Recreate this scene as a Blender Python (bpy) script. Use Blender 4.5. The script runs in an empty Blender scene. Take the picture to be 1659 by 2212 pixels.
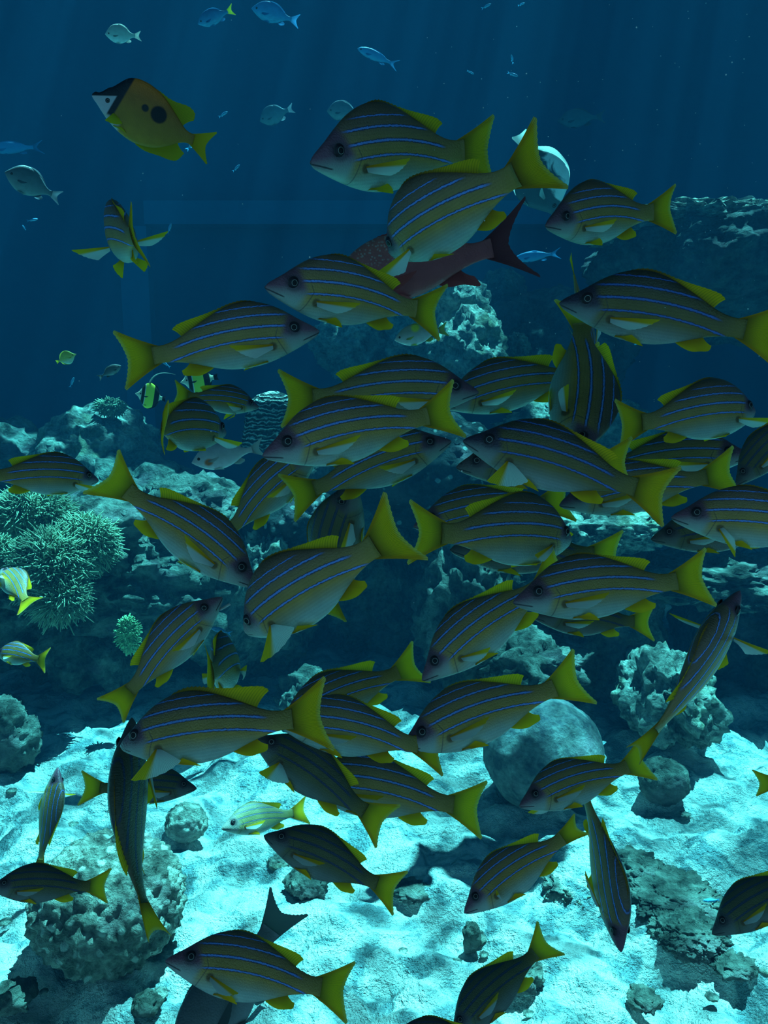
import bpy, math, random
import numpy as np
from mathutils import Vector, Matrix, noise

# ------------------------------------------------------------------ camera
W, H = 1659, 2212
FPX = 1106 / math.tan(math.radians(32.5))
PITCH = math.radians(10)
CAM = Vector((0, 0, 1.6))
sc = bpy.context.scene
cd = bpy.data.cameras.new('camera'); cam = bpy.data.objects.new('camera', cd)
sc.collection.objects.link(cam); sc.camera = cam
cam.location = CAM; cam.rotation_euler = (math.radians(90) - PITCH, 0, 0)
cd.sensor_fit = 'VERTICAL'; cd.angle = math.radians(65); cd.clip_start = .05; cd.clip_end = 60
CR = Vector((1, 0, 0)); CF = Vector((0, math.cos(PITCH), -math.sin(PITCH))); CU = CR.cross(CF)

# ------------------------------------------------------------------ world, sun, exposure
wd = bpy.data.worlds.new('world'); sc.world = wd; wd.use_nodes = True
bg = wd.node_tree.nodes['Background']
bg.inputs[0].default_value = (.16, .46, .64, 1); bg.inputs[1].default_value = .78
sd = bpy.data.lights.new('sun', 'SUN'); sun = bpy.data.objects.new('sun', sd); sc.collection.objects.link(sun)
sd.energy = 32; sd.color = (.60, 1.0, .93); sd.angle = math.radians(.25)
SUN_FROM = Vector((.22, .30, 1)).normalized()
sun.rotation_euler = SUN_FROM.to_track_quat('Z', 'Y').to_euler()
sc.view_settings.view_transform = 'Standard'; sc.view_settings.look = 'None'
sc.view_settings.gamma = 1; sc.view_settings.use_curve_mapping = False
sc.view_settings.exposure = 0
cy = sc.cycles
cy.use_denoising = True; cy.max_bounces = 5; cy.diffuse_bounces = 3; cy.glossy_bounces = 1; cy.use_adaptive_sampling = True; cy.adaptive_threshold = .035
cy.transmission_bounces = 3; cy.transparent_max_bounces = 12; cy.volume_bounces = 1
cy.caustics_reflective = False; cy.caustics_refractive = False; cy.sample_clamp_indirect = 3

# ------------------------------------------------------------------ helpers
def ray(px, py):
    return (CF + CR * ((px - W / 2) / FPX) + CU * ((H / 2 - py) / FPX))
def at(px, py, d):
    """world point that shows at pixel px,py, d metres deep along the view axis"""
    return CAM + ray(px, py) * d
def at_y(px, py, y):
    r = ray(px, py); return CAM + r * (y / r.y)
def on_sand(px, py, z=0.0):
    r = ray(px, py); return CAM + r * ((z - CAM.z) / r.z)
def proj(p):
    q = p - CAM; d = q.dot(CF)
    return (W / 2 + FPX * q.dot(CR) / d, H / 2 - FPX * q.dot(CU) / d)

def mesh(name, v, f, mat=None, parent=None, uv=None, smooth=True):
    me = bpy.data.meshes.new(name)
    me.from_pydata([tuple(p) for p in v], [], [tuple(q) for q in f]); me.update()
    if uv is not None:
        l = me.uv_layers.new(name='UVMap')
        idx = np.empty(len(me.loops), np.int32); me.loops.foreach_get('vertex_index', idx)
        l.data.foreach_set('uv', np.asarray(uv, np.float32)[idx].ravel())
    if smooth: me.polygons.foreach_set('use_smooth', [True] * len(me.polygons))
    if mat: me.materials.append(mat)
    o = bpy.data.objects.new(name, me); sc.collection.objects.link(o)
    if parent: o.parent = parent
    return o
def tag(o, label=None, cat=None, group=None, kind=None):
    for k, x in (('label', label), ('category', cat), ('group', group), ('kind', kind)):
        if x: o[k] = x
    return o
def empty(name, loc, rot=None):
    o = bpy.data.objects.new(name, None); sc.collection.objects.link(o)
    o.empty_display_size = .05
    m = Matrix.Translation(loc)
    if rot is not None: m = m @ rot.to_4x4()
    o.matrix_world = m
    return o
def crv(kn):
    """smooth curve through (x, y) knots"""
    x = np.array([k[0] for k in kn], float); y = np.array([k[1] for k in kn], float)
    m = np.gradient(y, x)
    def f(t):
        t = np.clip(np.asarray(t, float), x[0], x[-1]); i = np.clip(np.searchsorted(x, t, side='right') - 1, 0, len(x) - 2)
        h = x[i + 1] - x[i]; s = (t - x[i]) / h
        return ((2*s**3 - 3*s**2 + 1) * y[i] + (s**3 - 2*s**2 + s) * h * m[i] + (-2*s**3 + 3*s**2) * y[i + 1] + (s**3 - s**2) * h * m[i + 1])
    return f

class NT:
    """terse node tree writer"""
    def __init__(s, name):
        s.m = bpy.data.materials.new(name); s.m.use_nodes = True; s.t = s.m.node_tree; s.t.nodes.clear()
        s.out = s.t.nodes.new('ShaderNodeOutputMaterial')
    def n(s, typ, **kw):
        nd = s.t.nodes.new('ShaderNode' + typ)
        for k, x in kw.items(): setattr(nd, k, x)
        return nd
    def set(s, sock, x):
        if isinstance(x, bpy.types.NodeSocket): s.t.links.new(x, sock)
        elif isinstance(x, tuple) and len(x) == 3 and sock.type == 'RGBA': sock.default_value = (*x, 1)
        else: sock.default_value = x
    def math(s, op, a, b=0.0, clamp=False):
        nd = s.n('Math', operation=op, use_clamp=clamp); s.set(nd.inputs[0], a); s.set(nd.inputs[1], b); return nd.outputs[0]
    def add(s, a, b): return s.math('ADD', a, b)
    def mul(s, a, b): return s.math('MULTIPLY', a, b)
    def sub(s, a, b): return s.math('SUBTRACT', a, b)
    def step(s, x, lo, hi):
        nd = s.n('MapRange', interpolation_type='SMOOTHSTEP'); s.set(nd.inputs[0], x); s.set(nd.inputs[1], lo); s.set(nd.inputs[2], hi)
        return nd.outputs[0]
    def mix(s, f, a, b, typ='MIX'):
        nd = s.n('MixRGB', blend_type=typ); s.set(nd.inputs[0], f); s.set(nd.inputs[1], a); s.set(nd.inputs[2], b); return nd.outputs[0]
    def ramp(s, x, stops, interp='LINEAR'):
        nd = s.n('ValToRGB'); r = nd.color_ramp; r.interpolation = interp
        while len(r.elements) < len(stops): r.elements.new(1.0)
        for e, (p, c) in zip(r.elements, stops): e.position = p
        for e, (p, c) in zip(r.elements, stops): e.position = p; e.color = (*c, 1) if len(c) == 3 else c
        s.set(nd.inputs[0], x); return nd.outputs[0]
    def noise(s, vec, scale, detail=3.0, rough=.55, dist=0.0):
        nd = s.n('TexNoise'); s.set(nd.inputs['Vector'], vec); s.set(nd.inputs['Scale'], scale)
        s.set(nd.inputs['Detail'], detail); s.set(nd.inputs['Roughness'], rough); s.set(nd.inputs['Distortion'], dist); return nd.outputs[0]
    def voro(s, vec, scale, feature='F1'):
        nd = s.n('TexVoronoi', feature=feature); s.set(nd.inputs['Vector'], vec); s.set(nd.inputs['Scale'], scale); return nd.outputs[0]
    def bump(s, h, strength=.3, dist=.01):
        nd = s.n('Bump'); s.set(nd.inputs['Height'], h); nd.inputs['Strength'].default_value = strength; nd.inputs['Distance'].default_value = dist
        return nd.outputs[0]
    def uvxy(s):
        nd = s.n('UVMap'); sp = s.n('SeparateXYZ'); s.t.links.new(nd.outputs[0], sp.inputs[0]); return sp.outputs[0], sp.outputs[1], nd.outputs[0]
    def obj(s): return s.n('TexCoord').outputs['Object']
    def rnd(s): return s.n('ObjectInfo').outputs['Random']
    def pbr(s, col, rough=.6, spec=.3, normal=None, metal=0.0):
        p = s.n('BsdfPrincipled'); s.set(p.inputs['Base Color'], col); s.set(p.inputs['Roughness'], rough)
        s.set(p.inputs['Specular IOR Level'], spec); s.set(p.inputs['Metallic'], metal)
        if normal is not None: s.set(p.inputs['Normal'], normal)
        return p.outputs[0]
    def done(s, sh=None, vol=None):
        if sh is not None: s.t.links.new(sh, s.out.inputs['Surface'])
        if vol is not None: s.t.links.new(vol, s.out.inputs['Volume'])
        return s.m
    def thin(s, col, trans=.5, rough=.6):
        """thin fin membrane: diffuse + translucent"""
        d = s.n('BsdfDiffuse'); s.set(d.inputs[0], col); t = s.n('BsdfTranslucent'); s.set(t.inputs[0], col)
        x = s.n('MixShader'); x.inputs[0].default_value = trans; s.t.links.new(d.outputs[0], x.inputs[1]); s.t.links.new(t.outputs[0], x.inputs[2])
        return x.outputs[0]

# ------------------------------------------------------------------ materials
def mat_snapper(name, back=(.19, .125, .08), side=(.44, .29, .065), belly=(.44, .62, .54), head=(.19, .085, .13), stripe=(.14, .32, .85), k=1.0):  # pale belly, raised further to carry rim light from below
    t = NT(name); u, v, uv = t.uvxy()
    z = t.sub(v, .5)
    du = t.sub(u, .45)
    w = t.add(z, t.mul(t.mul(du, du), .30))
    jit = t.mul(t.sub(t.noise(uv, 55, 3, .65), .5), .014)
    ws = t.add(w, jit)
    patch = t.noise(uv, 7, 2)
    wb = t.add(w, t.mul(t.sub(patch, .5), .03))
    pos = lambda x: min(1, max(0, (x + .2) * 2))
    B = tuple
    base = t.ramp(t.mul(t.add(wb, .2), 2), [(pos(-.16), belly), (pos(-.10), tuple(c * .75 for c in belly)), (pos(-.05), tuple(a * .5 + b * .28 for a, b in zip(side, belly))), (pos(-.01), side),
                                          (pos(.09), tuple(a * .55 + b * .45 for a, b in zip(side, back))), (pos(.17), back), (pos(.24), tuple(c * .75 for c in back))])
    base = t.mix(.35, base, t.ramp(patch, [(.3, (.6, .6, .6)), (.7, (1.25, 1.25, 1.25))]), 'MULTIPLY')
    # four blue lines with dark borders
    on = None
    for a, u0, u1, hw in ((.013, .21, .92, .0044), (.082, .16, .86, .0054), (.148, .18, .74, .0046), (.200, .24, .60, .0030)):
        d = t.math('ABSOLUTE', t.sub(ws, a))
        lim = t.mul(t.step(u, u0 - .03, u0 + .06), t.step(t.mul(u, -1), -u1 - .02, -u1 + .05))
        core = t.mul(t.sub(1.0, t.step(d, hw * .75, hw * 1.1)), lim)
        edge = t.mul(t.sub(1.0, t.step(d, hw * 1.5, hw * 2.1)), t.mul(lim, .85))
        on = (core, edge) if on is None else (t.math('MAXIMUM', on[0], core), t.math('MAXIMUM', on[1], edge))
    # pale centre of the belly rows
    rows = t.n('TexWave', wave_type='BANDS', bands_direction='Y'); t.set(rows.inputs['Vector'], uv); rows.inputs['Scale'].default_value = 18; rows.inputs['Distortion'].default_value = 1.2; rows.inputs['Detail'].default_value = 1
    base = t.mix(.22, base, t.ramp(rows.outputs[1], [(0, (.7, .7, .7)), (1, (1.15, 1.15, 1.15))]), 'MULTIPLY')
    base = t.mix(on[1], base, (.015, .02, .10))
    base = t.mix(on[0], base, stripe)
    # head
    hz = t.add(z, t.mul(u, -.10))
    hcol = t.ramp(t.mul(t.add(t.add(hz, t.mul(t.sub(patch, .5), .05)), .2), 2), [(pos(-.10), tuple(c * .85 for c in belly)), (pos(-.045), tuple(a * .55 + b * .3 for a, b in zip(belly, head))), (pos(.012), head), (pos(.09), tuple(c * .8 for c in head))])
    opx = t.add(u, t.mul(t.math('ABSOLUTE', t.sub(z, .01)), .45))
    col = t.mix(t.step(opx, .20, .255), hcol, base)
    # tail root dusky yellow
    col = t.mix(t.mul(t.step(u, .86, .98), .55), col, (.30, .22, .03))
    # gill edge, mouth, pectoral axil spot
    g = t.sub(1.0, t.step(t.math('ABSOLUTE', t.sub(opx, .262)), .001, .006))
    col = t.mix(t.mul(g, t.mul(t.step(t.mul(z, -1), -.08, -.03), .6)), col, (.05, .05, .06))
    ml = t.math('ABSOLUTE', t.sub(z, t.sub(-.006, t.mul(u, .30))))
    col = t.mix(t.mul(t.sub(1.0, t.step(ml, .002, .0055)), t.mul(t.sub(1.0, t.step(u, .095, .11)), .9)), col, (.03, .03, .04))
    ax = t.math('SQRT', t.add(t.math('POWER', t.sub(u, .285), 2.0), t.math('POWER', t.add(z, .045), 2.0)))
    col = t.mix(t.mul(t.sub(1.0, t.step(ax, .016, .032)), .85), col, (.10, .05, .01))
    ex = t.math('SQRT', t.add(t.math('POWER', t.sub(u, .145), 2.0), t.math('POWER', t.sub(z, .045), 2.0)))
    col = t.mix(t.mul(t.sub(1.0, t.step(ex, .035, .06)), .6), col, (.05, .035, .05))
    col = t.mix(1.0, col, t.ramp(t.rnd(), [(0, (.85 * k, .88 * k, .85 * k)), (.5, (1 * k, 1 * k, 1 * k)), (1, (1.12 * k, 1.05 * k, 1.0 * k))]), 'MULTIPLY')
    sv = t.voro(uv, 110)
    nrm = t.bump(t.mul(sv, 1.0), .25, .003)
    return t.done(t.pbr(col, .42, .35, nrm))
def mat_dorsal(name):
    t = NT(name); u, v, uv = t.uvxy()
    wv = t.n('TexWave', wave_type='BANDS', bands_direction='X'); t.set(wv.inputs['Vector'], uv); wv.inputs['Scale'].default_value = 5.2; wv.inputs['Distortion'].default_value = .5
    c = t.mix(t.step(u, .9, 1.9), (.42, .20, .03), (1.0, .58, .02)); c = t.mix(t.step(v, 0, .8), t.mix(.5, c, (.10, .07, .03)), c)
    c = t.mix(.5, c, t.ramp(wv.outputs[1], [(0, (.5, .5, .5)), (.5, (1.1, 1.1, 1.1))]), 'MULTIPLY')
    return t.done(t.thin(c, .5))
def mat_tail(name):
    t = NT(name); u, v, uv = t.uvxy()
    q = t.math('ABSOLUTE', t.sub(t.mul(u, .909), 1.0))
    wv = t.n('TexWave', wave_type='BANDS', bands_direction='X'); t.set(wv.inputs['Vector'], uv); wv.inputs['Scale'].default_value = 6.5; wv.inputs['Distortion'].default_value = 1.5; wv.inputs['Detail'].default_value = 2
    c = t.mix(t.step(v, .05, .75), (.26, .17, .03), (1.0, .58, .02))
    c = t.mix(t.mul(t.step(q, .70, .98), .75), c, (.75, .30, .02))
    c = t.mix(t.mul(t.step(v, .85, 1.0), .5), c, (.75, .75, .25))
    c = t.mix(.7, c, t.ramp(wv.outputs[1], [(0, (.45, .45, .4)), (.5, (1.1, 1.1, 1.1))]), 'MULTIPLY')
    return t.done(t.thin(c, .5))
def mat_fin(name, col=(.95, .60, .02), col2=(.65, .32, .02), pale=None, trans=.5, k=50):
    t = NT(name); u, v, uv = t.uvxy()
    wv = t.n('TexWave', wave_type='BANDS', bands_direction='X'); t.set(wv.inputs['Vector'], uv)
    wv.inputs['Scale'].default_value = k / 6.28 * 1.0; wv.inputs['Distortion'].default_value = .6; wv.inputs['Detail'].default_value = 2
    c = t.mix(t.step(v, .0, .9), col2, col)
    if pale: c = t.mix(t.step(u, .20, .38), c, pale)
    c = t.mix(.5, c, t.ramp(wv.outputs[1], [(.0, (.55, .55, .55)), (.5, (1.1, 1.1, 1.1))]), 'MULTIPLY')
    return t.done(t.thin(c, trans))
def mat_plain(name, col, rough=.5, spec=.3):
    t = NT(name); n = t.noise(t.obj(), 30, 3)
    c = t.mix(.4, col, t.ramp(n, [(.3, (.6, .6, .6)), (.7, (1.2, 1.2, 1.2))]), 'MULTIPLY')
    return t.done(t.pbr(c, rough, spec))
def mat_eye():
    t = NT('fish_eye'); u, v, uv = t.uvxy()
    c = t.ramp(v, [(.0, (.004, .004, .006)), (.42, (.004, .004, .006)), (.45, (.42, .46, .42)), (.475, (.3, .3, .28)), (.51, (.03, .02, .03)), (.85, (.02, .015, .02)), (1.0, (.05, .035, .04))])
    return t.done(t.pbr(c, .35, .2))
M = {}
# ------------------------------------------------------------------ fish builder
SNAP = dict(
    up=[(0, .004), (.02, .026), (.05, .048), (.1, .082), (.16, .128), (.22, .17), (.3, .21), (.38, .232), (.46, .234), (.55, .214), (.65, .173), (.75, .125), (.83, .085), (.9, .062), (.96, .056), (1, .06)],
    lo=[(0, -.004), (.02, -.024), (.05, -.04), (.1, -.062), (.17, -.09), (.25, -.118), (.35, -.143), (.45, -.152), (.55, -.146), (.65, -.122), (.74, -.09), (.83, -.063), (.9, -.05), (.96, -.047), (1, -.052)],
    wd=[(0, .004), (.02, .017), (.05, .03), (.1, .046), (.17, .064), (.25, .078), (.35, .086), (.45, .084), (.55, .074), (.65, .06), (.75, .043), (.85, .026), (.93, .016), (1, .011)],
    eye=(.145, .046, .035), dorsal=(.29, .81), dh=[(0, .004), (.05, .016), (.2, .028), (.4, .026), (.58, .03), (.72, .048), (.85, .07), (.95, .08), (1, .074)], dlean=(.7, .72), spiny=.58,
    anal=(.65, .79), ah=[(0, .01), (.15, .045), (.35, .08), (.6, .095), (.85, .1), (1, .075)],
    tail=(.15, .065, .178), pel=(.33, .17), pec=(.285, -.045, .24))
def _x(kn, k): return [(p, q * k) for p, q in kn]
def mk(base, **kw):
    d = dict(base); d.update(kw); return d
RED = mk(SNAP, up=[(0, .004), (.03, .04), (.1, .1), (.2, .17), (.3, .21), (.4, .222), (.5, .21), (.6, .18), (.7, .135), (.8, .09), (.9, .058), (1, .062)],
         tail=(.10, .16, .23), dh=[(0, .004), (.1, .02), (.5, .02), (.8, .05), (1, .06)], ah=[(0, .02), (.2, .06), (.55, .1), (.85, .17), (1, .10)])
GREY = mk(SNAP, up=[(0, .004), (.03, .04), (.1, .1), (.2, .16), (.3, .19), (.4, .2), (.5, .19), (.6, .165), (.7, .13), (.8, .09), (.9, .062), (1, .065)], tail=(.13, .10, .17), dh=[(0, .004), (.1, .02), (.6, .03), (.85, .06), (1, .03)])
RABBIT = mk(SNAP,
    up=[(0, .012), (.02, .04), (.05, .045), (.08, .07), (.12, .12), (.16, .15), (.2, .2), (.26, .27), (.33, .305), (.42, .315), (.52, .3), (.62, .26), (.72, .195), (.82, .12), (.9, .065), (1, .05)],
    lo=[(0, -.01), (.02, -.03), (.05, -.05), (.1, -.09), (.18, -.15), (.28, -.205), (.38, -.24), (.48, -.255), (.58, -.245), (.68, -.215), (.78, -.155), (.87, -.085), (.93, -.055), (1, -.05)],
    wd=[(0, .004), (.03, .02), (.1, .035), (.2, .055), (.35, .068), (.5, .062), (.65, .05), (.8, .03), (.9, .016), (1, .011)],
    eye=(.15, .01, .026), dorsal=(.25, .86), dh=[(0, .01), (.1, .015), (.5, .02), (.68, .06), (.84, .17), (.95, .17), (1, .13)], dlean=(1.0, .75), spiny=.65,
    anal=(.48, .86), ah=[(0, .02), (.15, .05), (.5, .09), (.8, .16), (1, .12)], tail=(.13, .075, .165), pel=(.25, .16), pec=(.235, -.075, .16))
OVAL = mk(SNAP,
    up=[(0, .004), (.04, .05), (.1, .11), (.2, .19), (.3, .235), (.4, .25), (.55, .235), (.7, .17), (.82, .09), (.92, .05), (1, .05)],
    lo=[(0, -.004), (.04, -.04), (.1, -.085), (.2, -.145), (.3, -.185), (.42, -.2), (.55, -.19), (.7, -.14), (.82, -.075), (.92, -.045), (1, -.045)],
    eye=(.13, .035, .028), dh=[(0, .01), (.3, .04), (.7, .05), (1, .03)], dlean=(.8, 1.0), spiny=0, tail=(.12, .09, .16), pec=(.26, -.03, .18))
TALL = mk(OVAL, up=_x(OVAL['up'], 1.3), lo=_x(OVAL['lo'], 1.3))
GREY.update(up=_x(GREY['up'], 1.25), lo=_x(GREY['lo'], 1.15))
PLUMP = mk(SNAP, up=_x(SNAP['up'], 1.12), lo=_x(SNAP['lo'], 1.1))
SLIM = mk(SNAP,
    up=[(0, .004), (.05, .05), (.15, .1), (.3, .135), (.45, .14), (.6, .12), (.75, .085), (.88, .045), (1, .04)],
    lo=[(0, -.004), (.05, -.04), (.15, -.08), (.3, -.115), (.45, -.125), (.6, -.11), (.75, -.075), (.88, -.04), (1, -.04)],
    wd=[(0, .004), (.05, .03), (.2, .06), (.4, .07), (.6, .055), (.8, .03), (1, .01)],
    eye=(.1, .02, .026), dh=[(0, .01), (.3, .035), (.8, .03), (1, .02)], spiny=0, tail=(.08, .16, .15), pel=(.35, .1), pec=(.26, -.02, .16))
DISC = mk(SNAP,
    up=[(0, .004), (.05, .03), (.12, .07), (.2, .16), (.32, .29), (.45, .35), (.6, .33), (.75, .24), (.87, .11), (.94, .05), (1, .05)],
    lo=[(0, -.004), (.05, -.03), (.12, -.06), (.2, -.14), (.32, -.26), (.45, -.33), (.6, -.31), (.75, -.22), (.87, -.10), (.94, -.05), (1, -.05)],
    wd=[(0, .004), (.1, .03), (.25, .06), (.45, .07), (.7, .05), (.9, .02), (1, .01)],
    eye=(.18, .03, .03), dorsal=(.3, .9), anal=(.5, .9), dh=[(0, .02), (.5, .05), (.8, .07), (1, .03)], ah=[(0, .02), (.5, .06), (.8, .07), (1, .03)], spiny=0, tail=(.12, .02, .1), pel=(.33, .14), pec=(.3, -.04, .15))
IDOL = mk(DISC, up=_x(DISC['up'], 1.35), lo=_x(DISC['lo'], 1.35))

def bender(bh, bt, tw):
    """bends the spine sideways: bh head turn, bt tail turn (radians), tw extra turn of the tail fin"""
    xs = np.linspace(-.05, 1.45, 301)
    a = np.where(xs < .42, bh * np.clip((.42 - xs) / .42, 0, 1.2) ** 1.3, -bt * np.clip((xs - .42) / .58, 0, 1.6) ** 1.25)
    a = a - tw * np.clip((xs - .95) / .2, 0, 1)
    # heading of x-axis (towards the tail): rotates towards +y for the tail when bt > 0
    dx = np.cos(a); dy = -np.sin(a)
    X = np.concatenate([[0], np.cumsum((dx[1:] + dx[:-1]) / 2 * (xs[1] - xs[0]))]); Y = np.concatenate([[0], np.cumsum((dy[1:] + dy[:-1]) / 2 * (xs[1] - xs[0]))])
    X -= np.interp(.5, xs, X) ; Y -= np.interp(.5, xs, Y)
    def f(P):
        P = np.asarray(P, float); x, y, z = P[:, 0], P[:, 1], P[:, 2]
        aa = np.interp(x, xs, a); px = np.interp(x, xs, X); py = np.interp(x, xs, Y)
        # local frame: fish swims towards +X, so distance from the snout runs along -X
        return np.stack([-(px + y * np.sin(aa)), py + y * np.cos(aa), z], 1)
    return f

def grid_faces(n, m, wrap=False):
    F = []
    for i in range(n - 1):
        for j in range(m - (0 if wrap else 1)):
            k = (j + 1) % m
            F.append((i * m + j, i * m + k, (i + 1) * m + k, (i + 1) * m + j))
    return F

def build_fish(name, sp, mats, root, S, bf, opt, lod=1):
    up, lo, wd = crv(sp['up']), crv(sp['lo']), crv(sp['wd'])
    n, m = (52, 26) if lod else (22, 12)
    t = np.linspace(0, 1, n); xs = t ** 1.25
    th = np.linspace(0, 2 * np.pi, m, endpoint=False)
    V, UV = [], []
    for i, x in enumerate(xs):
        u_, l_, w_ = up(x), lo(x), wd(x)
        if lod and .12 < x < .262: w_ *= 1 + .045 * (x - .12) / .142          # gill cover stands proud
        cz = (u_ + l_) / 2; h = (u_ - l_) / 2
        s, c = np.sin(th), np.cos(th)
        ey = np.abs(c) ** .9 * np.sign(c) * w_ * (1 - .16 * s)
        V.append(np.stack([np.full(m, x), ey, cz + h * s], 1)); UV.append(np.stack([np.full(m, x), cz + h * s + .5], 1))
    V = np.concatenate(V); UV = np.concatenate(UV)
    if lod:    # lips: a groove along the mouth line
        mo = (V[:, 0] < .085) & (np.abs(V[:, 2] - (-.006 - .42 * V[:, 0])) < .006)
        V[mo, 1] *= .86
    F = grid_faces(n, m, True)
    F.append(tuple(range(m))); F.append(tuple(range((n - 1) * m, n * m))[::-1])
    P = lambda Q: bf(Q) * S
    mesh('body', P(V), F, mats['body'], root, UV)
    r_, side = opt.get('rs', 0), 1
    # eyes: domed discs
    ex, ez, er = sp['eye']
    for sd_ in (1, -1):
        ev, eu = [(ex, sd_ * (wd(ex) * .98 + er * .34), ez)], [(0, 0)]
        k = 14 if lod else 8
        for j, (rr, hh) in enumerate(((.3, .30), (.5, .25), (.62, .2), (.82, .08), (1.0, -.14))):
            for a in range(k):
                an = a * 2 * math.pi / k
                ev.append((ex + er * rr * math.cos(an), sd_ * (wd(ex) * .98 + er * hh), ez + er * rr * math.sin(an))); eu.append((a / k, rr))
        ef = [(0, 1 + a, 1 + (a + 1) % k) for a in range(k)]
        for j in range(4):
            ef += [(1 + j * k + a, 1 + (j + 1) * k + a, 1 + (j + 1) * k + (a + 1) % k, 1 + j * k + (a + 1) % k) for a in range(k)]
        if sd_ > 0: ef = [q[::-1] for q in ef]
        mesh('eye', P(ev), ef, M['eye'], root, eu)
    rnd_ = random.Random(opt['seed'])
    # dorsal and anal fins
    def medfin(nm, x0, x1, hf, edge, sgn, lean, scale, spiny, mat=None):
        k = 44 if lod else 10; rows = 5
        hfun = crv(hf); V, UV = [], []
        ph = rnd_.random() * 6
        for i in range(k):
            a = i / (k - 1); x = x0 + (x1 - x0) * a
            z0 = edge(x) - sgn * .012
            h = float(hfun(a)) * scale
            if lod and a < spiny: h *= (1.0, .80)[i % 2]
            elif lod: h *= (1.0, .965)[i % 2]
            ln = lean[0] + (lean[1] - lean[0]) * a
            for j in range(rows):
                b = j / (rows - 1)
                V.append((x + math.sin(ln * (.6 + .4 * b)) * (h * b), .0035 * (1 - b) * (1 if i % 2 else -1) + .012 * b * b * math.sin(a * 7 + ph), z0 + sgn * math.cos(ln * (.6 + .4 * b)) * (h * b + .012 * (1 - b) * 0)))
                UV.append((a * 2.4, b))
        mesh(nm, P(V), grid_faces(k, rows), mat or mats['fin'], root, UV)
    medfin('dorsal_fin', *sp['dorsal'], sp['dh'], up, 1, sp['dlean'], opt.get('dh', 1), sp['spiny'], mats.get('dorsal'))
    medfin('anal_fin', *sp['anal'], sp['ah'], lo, -1, (.6, .9), opt.get('ah', 1), 0)
    # tail fin
    c0, c1, c2 = sp['tail']; ts = opt.get('ts', 1)
    k, rows = (31, 8) if lod else (11, 4); V, UV = [], []
    zc = (up(1) + lo(1)) / 2; zh = (up(1) - lo(1)) / 2
    for i in range(k):
        q = -1 + 2 * i / (k - 1); aq = abs(q)
        ex_ = 1.0 + c0 + c1 * aq ** 1.5 - (.004 if i % 2 else 0) - (.02 if aq > .97 else 0); ez_ = zc + q * c2 * ts
        for j in range(rows):
            b = j / (rows - 1)
            bx = .955 + (ex_ - .955) * b
            zz = zc + (q * zh * .92) * (1 - b) ** 1 + (ez_ - zc) * b - q * (1 - b) * b * c2 * .14
            V.append((bx, .004 * (1 - b) * (1 if i % 2 else -1) + .012 * math.sin(q * 3 + opt['seed']) * b * b, zz)); UV.append(((q + 1) * 1.1, b))
    mesh('tail_fin', P(V), grid_faces(k, rows), mats['tail'], root, UV)
    # paired fins; opt['pec'] = (swept angle back->down, outward) for near and far side
    def fan(nm, base, d, wv, ln, wdt, mat, shape, k=13):
        rows = 6; V, UV = [], []
        d = Vector(d).normalized(); wv = Vector(wv).normalized(); nn = d.cross(wv).normalized()
        if not lod: k = 5
        for i in range(k):
            a = i / (k - 1); l = ln * shape(a) * (1 if i % 2 or not lod else .97)
            ang = (a - .12) * wdt
            dd = d * math.cos(ang) + wv * math.sin(ang)
            for j in range(rows):
                b = j / (rows - 1)
                p = Vector(base) + wv * (.03 * (a - .4)) + dd * (l * b) + nn * (.002 * (1 - b) * (1 if i % 2 else -1) + .03 * b * b * ln / .2 * (a - .3))
                V.append(tuple(p)); UV.append((a, b))
        mesh(nm, P(V), grid_faces(k, rows), mat, root, UV)
    px_, pz_, pl = sp['pec']
    near = opt['near']
    for sd_ in (1, -1):
        mode = opt.get('pn', 'rest') if sd_ == near else opt.get('pf', 'rest')
        b = (px_, sd_ * (wd(px_) * .985 + .002), pz_)
        dv, wv2, ll, wa = {
            'rest': ((1, sd_ * .27, .06), (.1, sd_ * .3, -1), pl * 1.12, .42),
            'low': ((.85, sd_ * .3, -.35), (0, sd_ * .3, -1), pl * .9, .5),
            'down': ((-.25, sd_ * .6, -.75), (1, sd_ * .15, -.15), pl * .82, 1.35),
            'fwd': ((-.75, sd_ * .75, -.2), (.3, sd_ * .3, -1), pl * .95, .65),
            'out': ((.05, sd_ * 1, .05), (.4, 0, -1), pl, .45),
            'drop': ((.5, sd_ * .4, -.8), (.8, sd_ * .1, .4), pl * .9, .3)}[mode]
        fan('pectoral_fin', b, dv, wv2, ll, wa, mats['pec'], (lambda a: 1 - .28 * a) if mode == 'down' else (lambda a: 1 - .6 * a ** .9))
        x0, l0 = sp['pel']
        pb = (x0, sd_ * wd(x0) * .35, lo(x0) + .008)
        dd = {'fold': (1, sd_ * .12, -.12), 'open': (.8, sd_ * .4, -.6)}[opt.get('pv', 'fold')]
        fan('pelvic_fin', pb, dd, (.1, sd_ * .9, .25), l0, .5, mats['fin'], lambda a: 1 - .5 * a, 9)
    if opt.get('jaw'):
        k = 10; V = []
        for i in range(k):
            x = .012 + .085 * (1 - i / (k - 1)); wj = .002 + .032 * (1 - i / (k - 1)) ** .7; zz = -.052 - (.02 + .085 - x) * .30
            for (yy, dz) in ((-1, .0), (-.5, -.008), (0, -.012), (.5, -.008), (1, .0), (.5, .006), (0, .008), (-.5, .006)):
                V.append((x - .015, yy * wj, zz + dz))
        F = grid_faces(k, 8, True) + [tuple(range(8)), tuple(range((k - 1) * 8, k * 8))[::-1]]
        tag(mesh('lower_jaw', P(V), F, M['jaw'], root), 'pale dropped lower jaw')

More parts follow.
